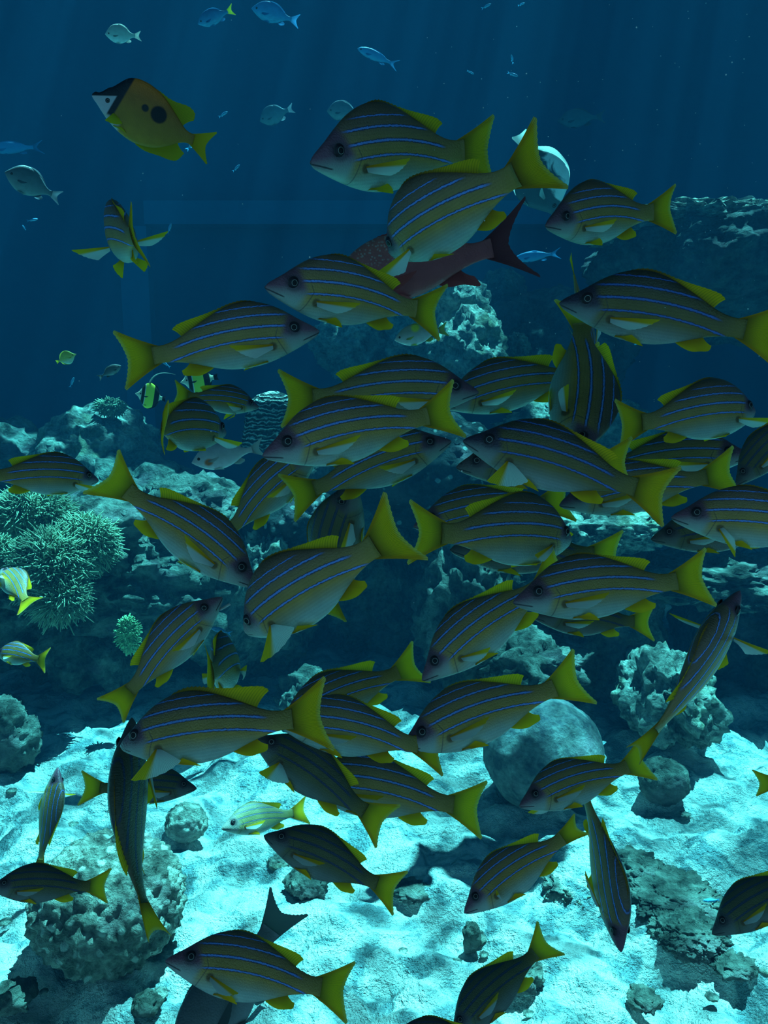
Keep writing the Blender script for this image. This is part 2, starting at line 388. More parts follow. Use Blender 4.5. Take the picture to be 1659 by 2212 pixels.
FISH = []
def fish(sn, tl, d, label, sp=SNAP, mats=None, yaw=0, roll=0, bh=0, bt=0, tw=0, L=None, flip=False, name='striped_snapper', cat='fish', group=None, lod=1, extra=None, **opt):
    """sn, tl: pixels of the snout and of the middle of the tail's rear edge; d: depth; yaw>0 head towards the viewer; roll>0 back towards the viewer"""
    mats = mats or M['snap']
    sn = Vector(sn); tl = Vector(tl)
    f2 = Vector((sn.x - tl.x, -(sn.y - tl.y))).normalized()
    right = (f2.x >= 0) != flip
    near = -1 if right else 1            # which flank faces the viewer (+1 = left flank)
    bf = bender(*(math.radians(a) * near for a in (bh, bt, tw)))
    tipx = 1 + sp['tail'][0]
    q0 = Vector(bf([(0, 0, 0)])[0]); q1 = Vector(bf([(tipx, 0, 0)])[0])
    ang = math.atan2(f2.y, f2.x); mid = (sn + tl) / 2
    S = L / (1 + sp['tail'][0] + sp['tail'][1]) if L else .2
    for it in range(25):
        rd = ray(mid.x, mid.y).normalized(); rx = (CR - rd * CR.dot(rd)).normalized(); ux = rx.cross(rd).normalized()
        if it == 0: C = at(mid.x, mid.y, d)
        f = rx * math.cos(ang) + ux * math.sin(ang)
        u = (-rx * math.sin(ang) + ux * math.cos(ang)) * (1 if right else -1)
        y = u.cross(f)
        R = Matrix((f, y, u)).transposed()
        # yaw about the fish's vertical: head towards viewer
        ya = math.radians(yaw) * (-1 if right else 1)
        ra = math.radians(roll) * (-1 if right else 1) * -1
        R = R @ Matrix.Rotation(ya, 3, 'Z') @ Matrix.Rotation(ra, 3, 'X')
        a, b = Vector(proj(C + R @ (q0 * S))), Vector(proj(C + R @ (q1 * S)))
        dv, tv = a - b, sn - tl
        if not L: S *= max(.5, min(2, tv.length / max(dv.length, 1e-3)))
        da = math.atan2(-tv.y, tv.x) - math.atan2(-dv.y, dv.x)
        if L is None or abs(yaw) < 65: ang += da
        e = (sn + tl) / 2 - (a + b) / 2
        C = C + rx * (e.x * d / FPX) + ux * (-e.y * d / FPX)
    opt['near'] = near; opt['seed'] = len(FISH) + 1
    root = empty(name, C, R)
    build_fish(name, sp, mats, root, S, bf, opt, lod)
    if extra: extra(root, lambda Q: bf(Q) * S, sp)
    tag(root, label, cat, group)
    FISH.append((root.name, round(S * (1 + sp['tail'][0] + sp['tail'][1]), 3), label))
    return root
# ------------------------------------------------------------------ setting
def mat_rock(name, c1=(.34, .36, .30), c2=(.07, .08, .07), scale=6, spots=None, fine=40, bs=.8, hue=(.30, .22, .24)):
    t = NT(name); o = t.obj()
    n1 = t.noise(o, scale, 8, .65); n2 = t.noise(o, scale * 5, 4, .6); n3 = t.noise(o, scale * .6, 2)
    f = t.add(t.mul(n1, .65), t.mul(n2, .35))
    c = t.ramp(f, [(.40, c2), (.51, tuple((a + b) / 2 for a, b in zip(c1, c2))), (.60, c1)])
    c = t.mix(t.step(n3, .52, .68), c, t.mix(.5, c, hue))
    if spots:
        v = t.voro(o, spots[0]); c = t.mix(t.sub(1.0, t.step(v, spots[1], spots[1] + .12)), c, spots[2])
    b = t.add(t.add(t.noise(o, fine * .35, 8, .72, .4), t.mul(t.voro(o, fine * .7), .25)), t.mul(n2, .5))
    return t.done(t.pbr(c, .95, .05, t.bump(b, bs, .14)))
def mat_sand():
    t = NT('sand'); o = t.obj()
    n = t.noise(o, 9, 6, .6, .6); n2 = t.noise(o, 90, 3, .7); n3 = t.noise(o, 2.2, 4, .6, .4)
    c = t.ramp(n, [(.40, (.24, .34, .36)), (.47, (.60, .68, .66)), (.54, (.92, .90, .84))])  # darker stops put dappled shade into the sand colour
    c = t.mix(t.step(n3, .56, .66), c, t.mix(.55, c, (.34, .40, .40)))
    c = t.mix(.2, c, t.ramp(n2, [(.3, (.6, .6, .6)), (.6, (1.1, 1.1, 1.1))]), 'MULTIPLY')
    return t.done(t.pbr(c, .95, .05, t.bump(t.add(t.noise(o, 14, 6, .7), t.mul(n2, .2)), 1.0, .09)))
def mat_wall(name, c):
    t = NT(name); o = t.obj(); n = t.noise(o, 1.1, 4)
    return t.done(t.pbr(t.mix(.5, c, t.ramp(n, [(.3, (.7, .7, .7)), (.7, (1.15, 1.15, 1.15))]), 'MULTIPLY'), .9, .1))
def mat_surface():
    """rippled water seen from below: lets light through in bright ripple lines"""
    t = NT('water_surface'); o = t.obj()
    w = t.n('TexNoise'); w.inputs['Scale'].default_value = 1.3; w.inputs['Detail'].default_value = 2; t.set(w.inputs['Vector'], o)
    vm = t.n('VectorMath', operation='MULTIPLY_ADD'); t.set(vm.inputs[0], w.outputs[1]); vm.inputs[1].default_value = (.55, .55, .55); t.set(vm.inputs[2], o)
    v1 = t.n('TexVoronoi', feature='SMOOTH_F1'); v1.inputs['Scale'].default_value = 6.0; v1.inputs['Smoothness'].default_value = .35; t.set(v1.inputs['Vector'], vm.outputs[0])
    v2 = t.n('TexVoronoi', feature='SMOOTH_F1'); v2.inputs['Scale'].default_value = 12.5; v2.inputs['Smoothness'].default_value = .3; t.set(v2.inputs['Vector'], vm.outputs[0])
    f = t.add(t.mul(t.math('POWER', v1.outputs[0], 2.4), 1.25), t.mul(t.math('POWER', v2.outputs[0], 2.2), .8))
    n = t.noise(o, .8, 3)
    f = t.mul(f, t.ramp(n, [(.35, (.45, .45, .45)), (.6, (1, 1, 1))]))
    c = t.ramp(f, [(.05, (.20, .20, .20)), (.22, (.36, .36, .36)), (.38, (.68, .68, .68)), (.58, (1, 1, 1))])
    tr = t.n('BsdfTransparent'); t.set(tr.inputs[0], c)
    return t.done(tr.outputs[0])
def mat_water():
    t = NT('water_body')
    s = t.n('VolumeScatter'); s.inputs['Color'].default_value = (.07, .46, .95, 1); s.inputs['Density'].default_value = .015; s.inputs['Anisotropy'].default_value = .1
    a = t.n('VolumeAbsorption'); a.inputs['Color'].default_value = (.0, .70, .81, 1); a.inputs['Density'].default_value = .23
    ad = t.n('AddShader'); t.t.links.new(s.outputs[0], ad.inputs[0]); t.t.links.new(a.outputs[0], ad.inputs[1])
    return t.done(vol=ad.outputs[0])
def box(name, lo, hi, mat=None, parent=None):
    (a, b, c), (d, e, f) = lo, hi
    v = [(a, b, c), (d, b, c), (d, e, c), (a, e, c), (a, b, f), (d, b, f), (d, e, f), (a, e, f)]
    return mesh(name, v, [(3, 2, 1, 0), (4, 5, 6, 7), (0, 1, 5, 4), (1, 2, 6, 5), (2, 3, 7, 6), (3, 0, 4, 7)], mat, parent, smooth=False)
SURF_Z, X0, X1, Y0, Y1 = 6.3, -5.5, 5.5, .38, 8.4
M['sand'] = mat_sand(); M['wall'] = mat_wall('blue_wall', (.02, .095, .18)); M['wall_dark'] = mat_wall('dark_wall', (.014, .07, .135)); M['wall_light'] = mat_wall('light_blue_wall', (.025, .15, .26))
M['concrete'] = mat_wall('concrete', (.05, .05, .05)); M['surface'] = mat_surface(); M['water'] = mat_water()
tcl = NT('clear_acrylic'); tb = tcl.n('BsdfTransparent'); tb.inputs[0].default_value = (.985, .99, .99, 1); M['acrylic'] = tcl.done(tb.outputs[0])
for nm, lo_, hi_, mt in (('wall_back', (X0, Y1, -.3), (X1, Y1 + .2, 6.6), 'wall'), ('wall_left', (X0 - .2, Y0, -.3), (X0, Y1, 6.6), 'wall'), ('wall_right', (X1, Y0, -.3), (X1 + .2, Y1, 6.6), 'wall'),
                         ('ceiling', (X0, -1.2, 3.04), (X1, 2.35, 3.3), 'concrete')):
    tag(box(nm, lo_, hi_, M[mt]), kind='structure')
tag(box('wall_front', (X0, Y0 - .12, -.3), (X1, Y0, .12), M['concrete']), kind='structure')
tag(box('window_1', (X0, Y0 - .06, .12), (X1, Y0 - .01, 3.04), M['acrylic']), kind='structure')
def wx(px, y=8.2): return at_y(px, 500, y).x
def wz(py, y=8.2): return at_y(800, py, y).z
tag(box('trim_1', (wx(262), Y1 - .3, .0), (wx(322), Y1 - .02, wz(492))), kind='structure').data.materials.append(M['wall_light'])
tag(box('trim_2', (wx(322), Y1 - .12, .0), (wx(1240), Y1 - .02, wz(492))), kind='structure').data.materials.append(M['wall_dark'])
tag(box('trim_3', (wx(322), Y1 - .35, wz(490)), (wx(1240), Y1 - .02, wz(440))), kind='structure').data.materials.append(M['wall_light'])
tag(box('water', (X0, Y0, -.25), (X1, Y1 - .002, SURF_Z), M['water']), 'clear blue sea water filling the tank', 'water', kind='structure')
wsf = mesh('water_surface', [(X0, Y0, SURF_Z + .02), (X1, Y0, SURF_Z + .02), (X1, Y1, SURF_Z + .02), (X0, Y1, SURF_Z + .02)], [(0, 1, 2, 3)], M['surface'])
tag(wsf, 'rippled water surface overhead letting daylight in', 'water', kind='structure')

def mat_shade():
    t = NT('added_shade_sheet'); o = t.obj()  # unseen sheet added above the water to dapple sunlight on the reef
    n = t.noise(o, 1.5, 5, .6, .5)
    y = t.n('SeparateXYZ'); t.t.links.new(o, y.inputs[0])
    n = t.sub(n, t.mul(t.step(y.outputs[1], 7.8, 9.2), .3))
    n = t.sub(n, t.mul(t.step(y.outputs[0], .8, 2.6), .05))
    # added holes, each set up the sun's line from a reef patch to light
    for px, py, dd, rr in ((985, 690, 5.1, .34), (1010, 760, 4.8, .22), (760, 715, 5.4, .22), (205, 915, 5.0, .26), (1560, 478, 4.6, .42), (1400, 480, 4.7, .34), (590, 1185, 3.9, .16), (1010, 1190, 3.95, .26), (60, 1100, 3.8, .3),
                           (640, 1480, 3.8, .2), (20, 880, 5.4, .25), (1250, 900, 4.8, .35), (1290, 1140, 3.9, .3), (1540, 1230, 3.8, .3), (400, 1050, 4.2, .15), (590, 870, 3.5, .25)):
        q = at(px, py, dd); q = q + SUN_FROM * ((zs - q.z) / SUN_FROM.z)
        dist = t.math('SQRT', t.add(t.math('POWER', t.sub(y.outputs[0], q.x), 2.0), t.math('POWER', t.sub(y.outputs[1], q.y), 2.0)))
        n = t.add(n, t.mul(t.sub(1.0, t.step(dist, rr * .3, rr * 1.2)), .22))
    tr = t.n('BsdfTransparent'); t.set(tr.inputs[0], t.ramp(n, [(.56, (.02, .02, .02)), (.63, (1, 1, 1))]))
    return t.done(tr.outputs[0])
zs = SURF_Z + .3
M['shade'] = mat_shade()
tag(mesh('added_shade_sheet', [(X0, 6.35, zs), (X1, 6.35, zs), (X1, Y1 + 1.5, zs), (X0, Y1 + 1.5, zs)], [(0, 1, 2, 3)], M['shade']), 'unseen holed sheet added above the far half of the tank to shade the reef', 'shade', kind='structure')
fb = on_sand(1050, 1865); fb = fb + SUN_FROM * ((zs - .1) / SUN_FROM.z)
tag(mesh('added_shade_board', [(Vector((fb.x + .27 * k * math.cos(a), fb.y + .15 * k * math.sin(a), zs - .1))) for a, k in ((q * .3927, 1 + .2 * math.sin(q * 2.3)) for q in range(16))], [tuple(range(16))], M['concrete'], smooth=False), 'unseen board added overhead to shade a patch of sand', 'added board', kind='structure')  # added out of view, only to cast a shade patch on the sand
def fbm(p, o=5, s=1.0): return noise.fractal(Vector(p) * s, 1.0, 2.0, o)
def sand_h(x, y):
    h = .05 * fbm((x, y, 3), 3, .9) + .075 * fbm((x, y, 9), 5, 3.9) + .016 * noise.noise(Vector((x * 11, y * 11, 1)))
    r = noise.noise(Vector((x * 4.3 + 7, y * 4.3, 5)))
    return h + .05 * max(0, r) + .02 * noise.noise(Vector((x * 7.1, y * 7.1, 8)))
ys = np.concatenate([np.linspace(.36, 3.2, 190) , np.linspace(3.22, 10.0, 110)]); xs = np.linspace(-1, 1, 261)
V = []
for y in ys:
    wx = min(5.5, 1.1 + y * 1.0)
    for x in xs:
        X = x * wx if abs(x) < 1 else math.copysign(5.5, x); V.append((X, y, sand_h(X, y)))
fl = tag(mesh('floor', V, grid_faces(len(ys), len(xs)), M['sand']), kind='structure')
for p_ in [fl.data]: p_.flip_normals()

def blob(name, c, r, mat, label=None, cat='rock', group=None, seed=0, sub=5, amp=.28, fr=1.6, bump=.0, bf=9, ridged=.5, parent=None, flat=None, kind=None, squash=0):
    """a lumpy rock: sphere pushed about by noise"""
    import bmesh
    bm = bmesh.new(); bmesh.ops.create_icosphere(bm, subdivisions=sub, radius=1)
    off = Vector((seed * 7.3, seed * 3.1, seed * 1.7)); mr = min(r)
    for v in bm.verts:
        p = v.co.copy(); q = Vector((p.x * r[0], p.y * r[1], p.z * r[2])) / mr
        a = noise.fractal(q * fr * .7 + off, .55, 2.15, 8)
        b = noise.ridged_multi_fractal(q * fr * .9 + off, 1.0, 2.2, 7, 1.0, 2.0) - 1.0
        k = 1 + amp * (a * (1 - ridged) * 1.4 + b * ridged * .6)
        if bump:
            dd = noise.voronoi(q * bf + off)[0][0]; k += bump * (.45 - min(dd, 1.0))
        v.co = Vector((p.x * r[0] * k, p.y * r[1] * k, p.z * r[2] * k))
        if flat is not None and v.co.z < flat: v.co.z = flat + (v.co.z - flat) * .1
    me = bpy.data.meshes.new(name); bm.to_mesh(me); bm.free()
    me.polygons.foreach_set('use_smooth', [True] * len(me.polygons)); me.materials.append(mat)
    o = bpy.data.objects.new(name, me); sc.collection.objects.link(o); o.location = c
    if parent: o.parent = parent
    return tag(o, label, cat, group, kind) if label else o
M['reef'] = mat_rock('reef_rock'); M['reef2'] = mat_rock('pale_sunlit_reef_rock', (.72, .74, .62), (.10, .12, .11), 9, hue=(.34, .38, .2))  # the paler rock has the brightness of sunlit tops put into its colour
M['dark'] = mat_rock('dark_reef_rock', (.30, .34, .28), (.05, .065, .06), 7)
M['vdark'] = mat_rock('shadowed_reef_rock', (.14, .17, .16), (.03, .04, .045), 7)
M['spot'] = mat_rock('polyp_rock', (.07, .09, .09), (.02, .03, .03), 5, spots=(16, .16, (.42, .5, .46)))
M['brain'] = mat_rock('knobbly_coral', (.62, .60, .50), (.13, .14, .12), 9, spots=(24, .22, (.72, .71, .62)), fine=30)  # bright spots put sun sparkle on the knobs into the colour
M['dome'] = mat_rock('smooth_dome_coral', (.30, .34, .32), (.08, .10, .12), 8, fine=70, bs=.45)
def R(px0, py0, px1, py1, d, mat, label, thick=None, seed=1, name='reef_rock', grp=None, **kw):
    """rock filling the pixel box px0..px1, py0..py1 at depth d"""
    c = at((px0 + px1) / 2, (py0 + py1) / 2, d); rx = (px1 - px0) / 2 * d / FPX; rz = (py1 - py0) / 2 * d / FPX
    return blob(name, c, (rx, thick or rx * .8, rz), M[mat], label, seed=seed, group=grp, **kw)
# back left
R(-160, 905, 130, 1120, 5.6, 'reef', 'pale crusted rock ridge at the far left edge', .7, 3)
R(100, 880, 330, 1085, 5.2, 'reef2', 'flat topped rock with a sunlit patch, left background', .55, 5)  # whole rock in the pale tone, its sunlit patch put into colour
R(170, 985, 420, 1200, 4.9, 'dark', 'dark boulder under the flat topped rock at left', .5, 6)
R(-120, 1075, 560, 1445, 4.5, 'dark', 'large dark reef mound at left above the sand', .75, 8, sub=6, amp=.35)
R(60, 1080, 380, 1240, 4.05, 'reef', 'crusted rock shelf behind the soft corals', .35, 41, amp=.4)
R(300, 1030, 520, 1180, 4.4, 'reef', 'low rock with a sunlit crown below the moving idols', .35, 43, amp=.4)
R(150, 1210, 560, 1400, 4.1, 'reef', 'shaggy grey rock face behind the open mouthed fish', .3, 44, amp=.45)
R(380, 1120, 700, 1455, 4.3, 'dark', 'dark rock behind the upward swimming fish', .5, 9, amp=.35)
# centre
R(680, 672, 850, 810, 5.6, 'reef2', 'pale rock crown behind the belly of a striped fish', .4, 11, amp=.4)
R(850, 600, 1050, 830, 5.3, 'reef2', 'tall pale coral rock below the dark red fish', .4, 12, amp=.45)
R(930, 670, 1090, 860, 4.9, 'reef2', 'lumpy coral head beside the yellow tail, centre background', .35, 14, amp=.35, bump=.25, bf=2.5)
R(1030, 590, 1140, 700, 6.4, 'dark', 'small far knob of rock right of the red fish tail', .3, 15)
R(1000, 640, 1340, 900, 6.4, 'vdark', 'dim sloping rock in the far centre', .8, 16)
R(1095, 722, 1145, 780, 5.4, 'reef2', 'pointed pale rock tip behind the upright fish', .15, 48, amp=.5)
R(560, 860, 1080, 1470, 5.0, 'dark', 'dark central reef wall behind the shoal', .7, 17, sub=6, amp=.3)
R(760, 900, 1110, 1130, 4.35, 'spot', 'dark rock dotted with pale polyps, centre', .4, 18, amp=.25)
R(520, 1040, 720, 1200, 4.1, 'spot', 'dark rock with round white polyps near the upright fish', .3, 19, amp=.25)
R(530, 1140, 640, 1290, 3.95, 'reef2', 'rock knob with bright crown between two fish', .2, 20, amp=.5)
R(900, 1120, 1110, 1500, 4.1, 'reef', 'craggy sunlit rock column below the centre shoal', .35, 21, amp=.45)
R(1080, 1120, 1420, 1530, 4.3, 'dark', 'dark rock mass behind the lower right shoal', .5, 22, amp=.3, sub=6)
R(1160, 1090, 1420, 1190, 4.0, 'reef2', 'pale mottled slab glimpsed between fish at right', .3, 23, amp=.3)
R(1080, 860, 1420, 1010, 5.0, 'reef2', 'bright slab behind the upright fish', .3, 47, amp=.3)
R(1040, 1370, 1260, 1500, 3.7, 'reef', 'sunlit ledge under the diving fish, centre right', .3, 24, amp=.4)
R(1370, 1200, 1760, 1300, 4.0, 'reef', 'bright crusted ledge under the right edge fish', .35, 25, amp=.4)
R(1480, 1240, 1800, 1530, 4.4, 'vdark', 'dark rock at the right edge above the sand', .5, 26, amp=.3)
R(1350, 1400, 1520, 1600, 3.5, 'reef2', 'sunlit crumbly rock at the foot of the right reef', .3, 27, amp=.45)
R(600, 1450, 720, 1560, 3.9, 'reef', 'low bright rock at the back edge of the sand', .2, 28, amp=.4)
# right ledge
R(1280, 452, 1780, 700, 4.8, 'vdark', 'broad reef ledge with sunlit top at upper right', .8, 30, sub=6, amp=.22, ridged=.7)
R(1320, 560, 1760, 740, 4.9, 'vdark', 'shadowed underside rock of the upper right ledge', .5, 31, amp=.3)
R(1270, 448, 1800, 535, 4.62, 'reef2', 'pale rock cap added as sunlight along the top of the upper right ledge', .45, 33, sub=6, amp=.35, ridged=.6)  # added cap in the pale tone; the ledge's sunlit top put into colour
# rocks on the sand
def S(px, py, w, h, mat, label, seed, name='rock', sink=.25, cat='rock', thick=None, **kw):
    """rock standing on the sand; px,py: middle of its foot; w,h: width and height in pixels"""
    g = on_sand(px, py); d = (g - CAM).dot(CF); rx = w / 2 * d / FPX; rz = h / 2 * d / FPX
    c = g + Vector((0, (thick or rx) * .8, rz * (1 - sink)))
    return blob(name, c, (rx, thick or rx, rz), M[mat], label, cat, seed=seed, **kw)
S(195, 2150, 345, 285, 'brain', 'large knobbly round coral boulder on sand, lower left', 51, 'coral_boulder', .12, 'coral', sub=6, amp=.05, bump=.16, bf=6.2)
S(395, 1832, 92, 84, 'brain', 'small cone shaped coral stub on sand below the shoal', 52, 'coral_stub', .1, 'coral', amp=.08, bump=.14, bf=4.5)
S(1190, 1790, 270, 250, 'dome', 'big smooth domed boulder behind the spotted shoal fish, right', 53, 'domed_boulder', .05, 'coral', amp=.06, sub=5)
S(1445, 1750, 105, 100, 'reef', 'small round dark boulder beside the domed boulder', 54, 'boulder', .1, amp=.2)
S(-5, 1690, 130, 175, 'reef', 'crusted rock cut by the left edge on the sand', 55, 'rock', .1, amp=.3)
S(660, 1950, 90, 60, 'reef', 'grey rock under the dark downward fish', 56, amp=.3)
S(890, 1955, 80, 30, 'reef', 'flat grey stone right of the dark fish tail', 57, amp=.3, sub=4)
S(1480, 2010, 210, 50, 'reef', 'wide flat rock slab on the sand, lower right', 58, amp=.3, sub=6, fr=1.1)
S(1510, 2080, 160, 60, 'reef', 'craggy low rock below the wide slab, lower right', 59, amp=.35, sub=6, fr=1.1)
S(1600, 2120, 90, 30, 'reef', 'small dark stone near the lower right corner', 60, amp=.4, sub=4)
S(1130, 2150, 90, 60, 'reef', 'mottled stone beneath the grey green fish', 61, amp=.35)
S(1390, 1925, 120, 55, 'reef', 'half buried dark rock right of the vertical fish', 62, amp=.4)
S(1250, 1960, 130, 40, 'reef2', 'low pale rock left of the vertical fish head', 63, amp=.4)
S(1020, 2060, 40, 70, 'reef', 'upright narrow stone in the lower centre sand', 64, amp=.3, sub=4)
S(15, 2195, 90, 50, 'reef', 'dark stone left of the knobbly boulder foot', 65, amp=.4, sub=4)
S(310, 2200, 60, 40, 'reef', 'stone between the knobbly boulder and the grey fish', 66, amp=.4, sub=4)
S(1400, 2190, 70, 30, 'reef', 'small grey stone at the bottom edge, right', 67, amp=.4, sub=4)
S(600, 1880, 50, 22, 'reef2', 'tiny pale stone left of the dark fish', 68, amp=.4, sub=4)
rg = random.Random(5)
for i in range(34):
    px, py = rg.uniform(0, 1659), rg.uniform(1580, 2200); w = rg.uniform(16, 46) * (py / 2000)
    S(px, py, w, w * rg.uniform(.25, .45), 'reef2', 'small rubble stone lying half sunk in the pale sand', 100 + i, 'rubble_stone', .5, sub=3, amp=.35, group='rubble stones scattered on the sand')

def mat_sponge():
    t = NT('sponge'); o = t.obj(); w = t.n('TexWave', wave_type='BANDS', bands_direction='Z'); t.set(w.inputs['Vector'], o)
    w.inputs['Scale'].default_value = 17; w.inputs['Distortion'].default_value = 9; w.inputs['Detail'].default_value = 3; w.inputs['Detail Scale'].default_value = 1.5
    c = t.ramp(t.mul(w.outputs[1], t.add(.3, t.noise(o, 9, 3))), [(.25, (.03, .04, .04)), (.5, (.12, .14, .13)), (.8, (.42, .46, .42))])
    return t.done(t.pbr(c, .9, .1, t.bump(w.outputs[1], .8, .02)))
M['sponge'] = mat_sponge()
# barrel sponge with ribs
def sponge():
    d = 3.6; top = at(590, 845, d); bot = at(560, 970, d); r0 = 48 * d / FPX
    n, m = 30, 72; V = []
    ax = (top - bot)
    for i in range(n):
        b = i / (n - 1); rr = r0 * (.86 + .16 * b) * (1 if b < .72 else max(.03, 1 - ((b - .72) / .28) ** 2) ** .5)
        for j in range(m):
            a = j / m * 2 * math.pi; k = 1 + .055 * math.sin(b * 70 + 1.2 * math.sin(3 * a)) + .05 * noise.noise(Vector((math.cos(a) * 3, math.sin(a) * 3, b * 5)))
            p = bot + ax * b + Vector((math.cos(a) * rr * k, math.sin(a) * rr * k * .8, 0)); V.append(p)
    V.append(top); F = grid_faces(n, m, True); F += [((n - 1) * m + j, (n - 1) * m + (j + 1) % m, n * m) for j in range(m)]
    o = mesh('barrel_sponge', V, F, M['sponge']); tag(o, 'ribbed grey barrel sponge rising behind the small yellow fish', 'sponge')
sponge()
# soft corals with tentacles
M['soft'] = mat_plain('soft_coral', (.27, .34, .22), .8, .1); M['green'] = mat_plain('green_coral', (.30, .52, .26), .8, .1)
def tuft(px, py, wpx, hpx, d, n, ln, label, seed, mat='soft', cat='coral', name='soft_coral'):
    c = at(px, py, d); rx = wpx / 2 * d / FPX; rz = hpx / 2 * d / FPX; rr = random.Random(seed)
    root = empty(name, c); tag(root, label, cat)
    b = blob('stalk', Vector((0, 0, 0)), (rx * .78, rx * .56, rz * .78), M[mat], sub=3, seed=seed, parent=root)
    V, F = [], []
    for i in range(n):
        v = Vector((rr.gauss(0, 1), rr.gauss(-.5, .8), rr.gauss(.15, 1))).normalized()
        p = Vector((v.x * rx * .78, v.y * rx * .56, v.z * rz * .78)); dr = Vector((v.x, v.y * .8, v.z + .15)).normalized()
        L_ = ln * rr.uniform(.5, 1.0); r_ = .0055 * d / 4 * rr.uniform(.8, 1.3); k = len(V)
        sw = Vector((rr.uniform(-1, 1), rr.uniform(-1, 1), rr.uniform(-1.2, .5))) * .9
        s1 = dr.orthogonal().normalized(); s2 = dr.cross(s1)
        for j in range(5):
            bj = j / 4; q = p + dr * L_ * bj + sw * L_ * bj * bj
            rj = r_ * (1 - .55 * bj)
            for a in range(3): V.append(q + (s1 * math.cos(a * 2.094) + s2 * math.sin(a * 2.094)) * rj)
        for j in range(4):
            for a in range(3): F.append((k + j * 3 + a, k + j * 3 + (a + 1) % 3, k + j * 3 + 3 + (a + 1) % 3, k + j * 3 + 3 + a))
        F.append((k + 12, k + 13, k + 14))
    tag(mesh('tentacles', V, F, M[mat], root), kind='stuff')
tuft(70, 1110, 190, 110, 3.75, 2000, .05, 'pale soft coral crown under the left edge fish', 1)
tuft(110, 1225, 170, 170, 3.5, 2600, .055, 'largest bushy soft coral on the left reef', 2)
tuft(185, 1170, 150, 120, 3.6, 1500, .045, 'bushy soft coral leaning right of the largest one', 3)
tuft(130, 1290, 110, 90, 3.45, 1200, .05, 'lower soft coral tuft with drooping fingers', 4)
tuft(0, 1200, 60, 80, 3.5, 500, .04, 'soft coral tuft cut by the left edge', 5)
tuft(278, 1370, 42, 90, 3.5, 500, .02, 'small green coral knob left of the open mouthed fish', 6, 'green')
tuft(240, 880, 70, 40, 4.9, 400, .022, 'feathery coral on top of the flat rock', 7)
# ------------------------------------------------------------------ fish
M['eye'] = mat_eye(); M['jaw'] = mat_plain('jaw', (.5, .52, .5))
PALE = (.55, .62, .60)
M['snap'] = dict(dorsal=mat_dorsal('dorsal_fin'), body=mat_snapper('striped_snapper_skin'), fin=mat_fin('yellow_fin', (1.0, .56, .02), (.66, .30, .02)), tail=mat_tail('yellow_tail'), pec=mat_fin('pectoral_fin', (1.0, .60, .03), (.95, .42, .02), pale=(.78, .86, .82)))
M['darker'] = dict(M['snap'], body=mat_snapper('silhouette_snapper_skin', (.08, .07, .05), (.22, .17, .04), (.40, .50, .46), (.06, .045, .08), (.06, .18, .6), .85))  # silhouette shade put into a darker copy of the skin
M['dull'] = dict(M['snap'], body=mat_snapper('dusky_snapper_skin', (.10, .10, .06), (.16, .16, .06), (.26, .32, .28), (.11, .09, .10), (.05, .07, .14), .8))
def simple(name, ramp_z, finc, tailc=None, spec=.3, extra=None, trans=.4):
    t = NT(name + '_skin'); u, v, uv = t.uvxy(); z = t.sub(v, .5)
    c = t.ramp(t.add(t.mul(z, 1.0), .5), ramp_z)
    c = t.mix(.3, c, t.ramp(t.noise(uv, 9, 3), [(.3, (.6, .6, .6)), (.7, (1.2, 1.2, 1.2))]), 'MULTIPLY')
    if extra: c = extra(t, u, z, c, uv)
    b = t.done(t.pbr(c, .45, spec, t.bump(t.voro(uv, 80), .2, .003)))
    f = mat_fin(name + '_fin', finc, tuple(x * .8 for x in finc), trans=trans)
    tl = mat_fin(name + '_tail', tailc or finc, tuple(x * .8 for x in (tailc or finc)), trans=trans)
    return dict(body=b, fin=f, tail=tl, pec=f)
def circ(t, u, z, cx, cz, r, s=.008, ax=1.0):
    d = t.math('SQRT', t.add(t.math('POWER', t.mul(t.sub(u, cx), ax), 2.0), t.math('POWER', t.sub(z, cz), 2.0)))
    return t.sub(1.0, t.step(d, r - s, r + s))
def x_red(t, u, z, c, uv):
    v = t.voro(uv, 62); return t.mix(t.mul(t.sub(1.0, t.step(v, .2, .45)), t.step(z, .03, .14)), c, (.50, .34, .30))
M['red'] = simple('dark_red', [(.3, (.60, .12, .12)), (.5, (.46, .09, .10)), (.75, (.50, .16, .14))], (.50, .08, .08), (.22, .05, .06), extra=x_red, trans=.25)
def x_rab(t, u, z, c, uv):
    c = t.mix(circ(t, u, z, .485, .09, .034), c, (.02, .02, .02))
    c = t.mix(circ(t, u, z, .62, .085, .078, .012), c, (.008, .01, .014))
    hb = t.add(u, t.mul(z, -.25))
    c = t.mix(t.sub(1.0, t.step(hb, .24, .26)), c, (.015, .018, .025))           # dark band behind the cheek
    c = t.mix(t.mul(t.sub(1.0, t.step(hb, .185, .2)), 1.0), c, (.50, .50, .54))       # white face
    c = t.mix(t.mul(t.step(t.sub(z, t.mul(u, .42)), -.012, -.0), t.sub(1.0, t.step(u, .25, .27))), c, (.012, .016, .025))   # dark forehead band
    c = t.mix(t.mul(t.step(t.mul(z, -1), .09, .12), t.sub(1.0, t.step(u, .28, .32))), c, (.5, .5, .45))
    return c
M['rabbit'] = simple('rabbitfish', [(.3, (.46, .26, .03)), (.5, (.36, .18, .02)), (.66, (.40, .14, .02)), (.78, (.66, .18, .02))], (.62, .44, .02), (.85, .50, .02), extra=x_rab)
M['grey'] = simple('grey_fish', [(.35, (.26, .32, .32)), (.5, (.14, .17, .17)), (.7, (.09, .11, .12))], (.10, .12, .12), (.14, .17, .17))
M['blue'] = simple('blue_fish', [(.4, (.10, .40, .62)), (.5, (.06, .30, .55)), (.7, (.04, .20, .42))], (.06, .25, .5), (.05, .22, .45))
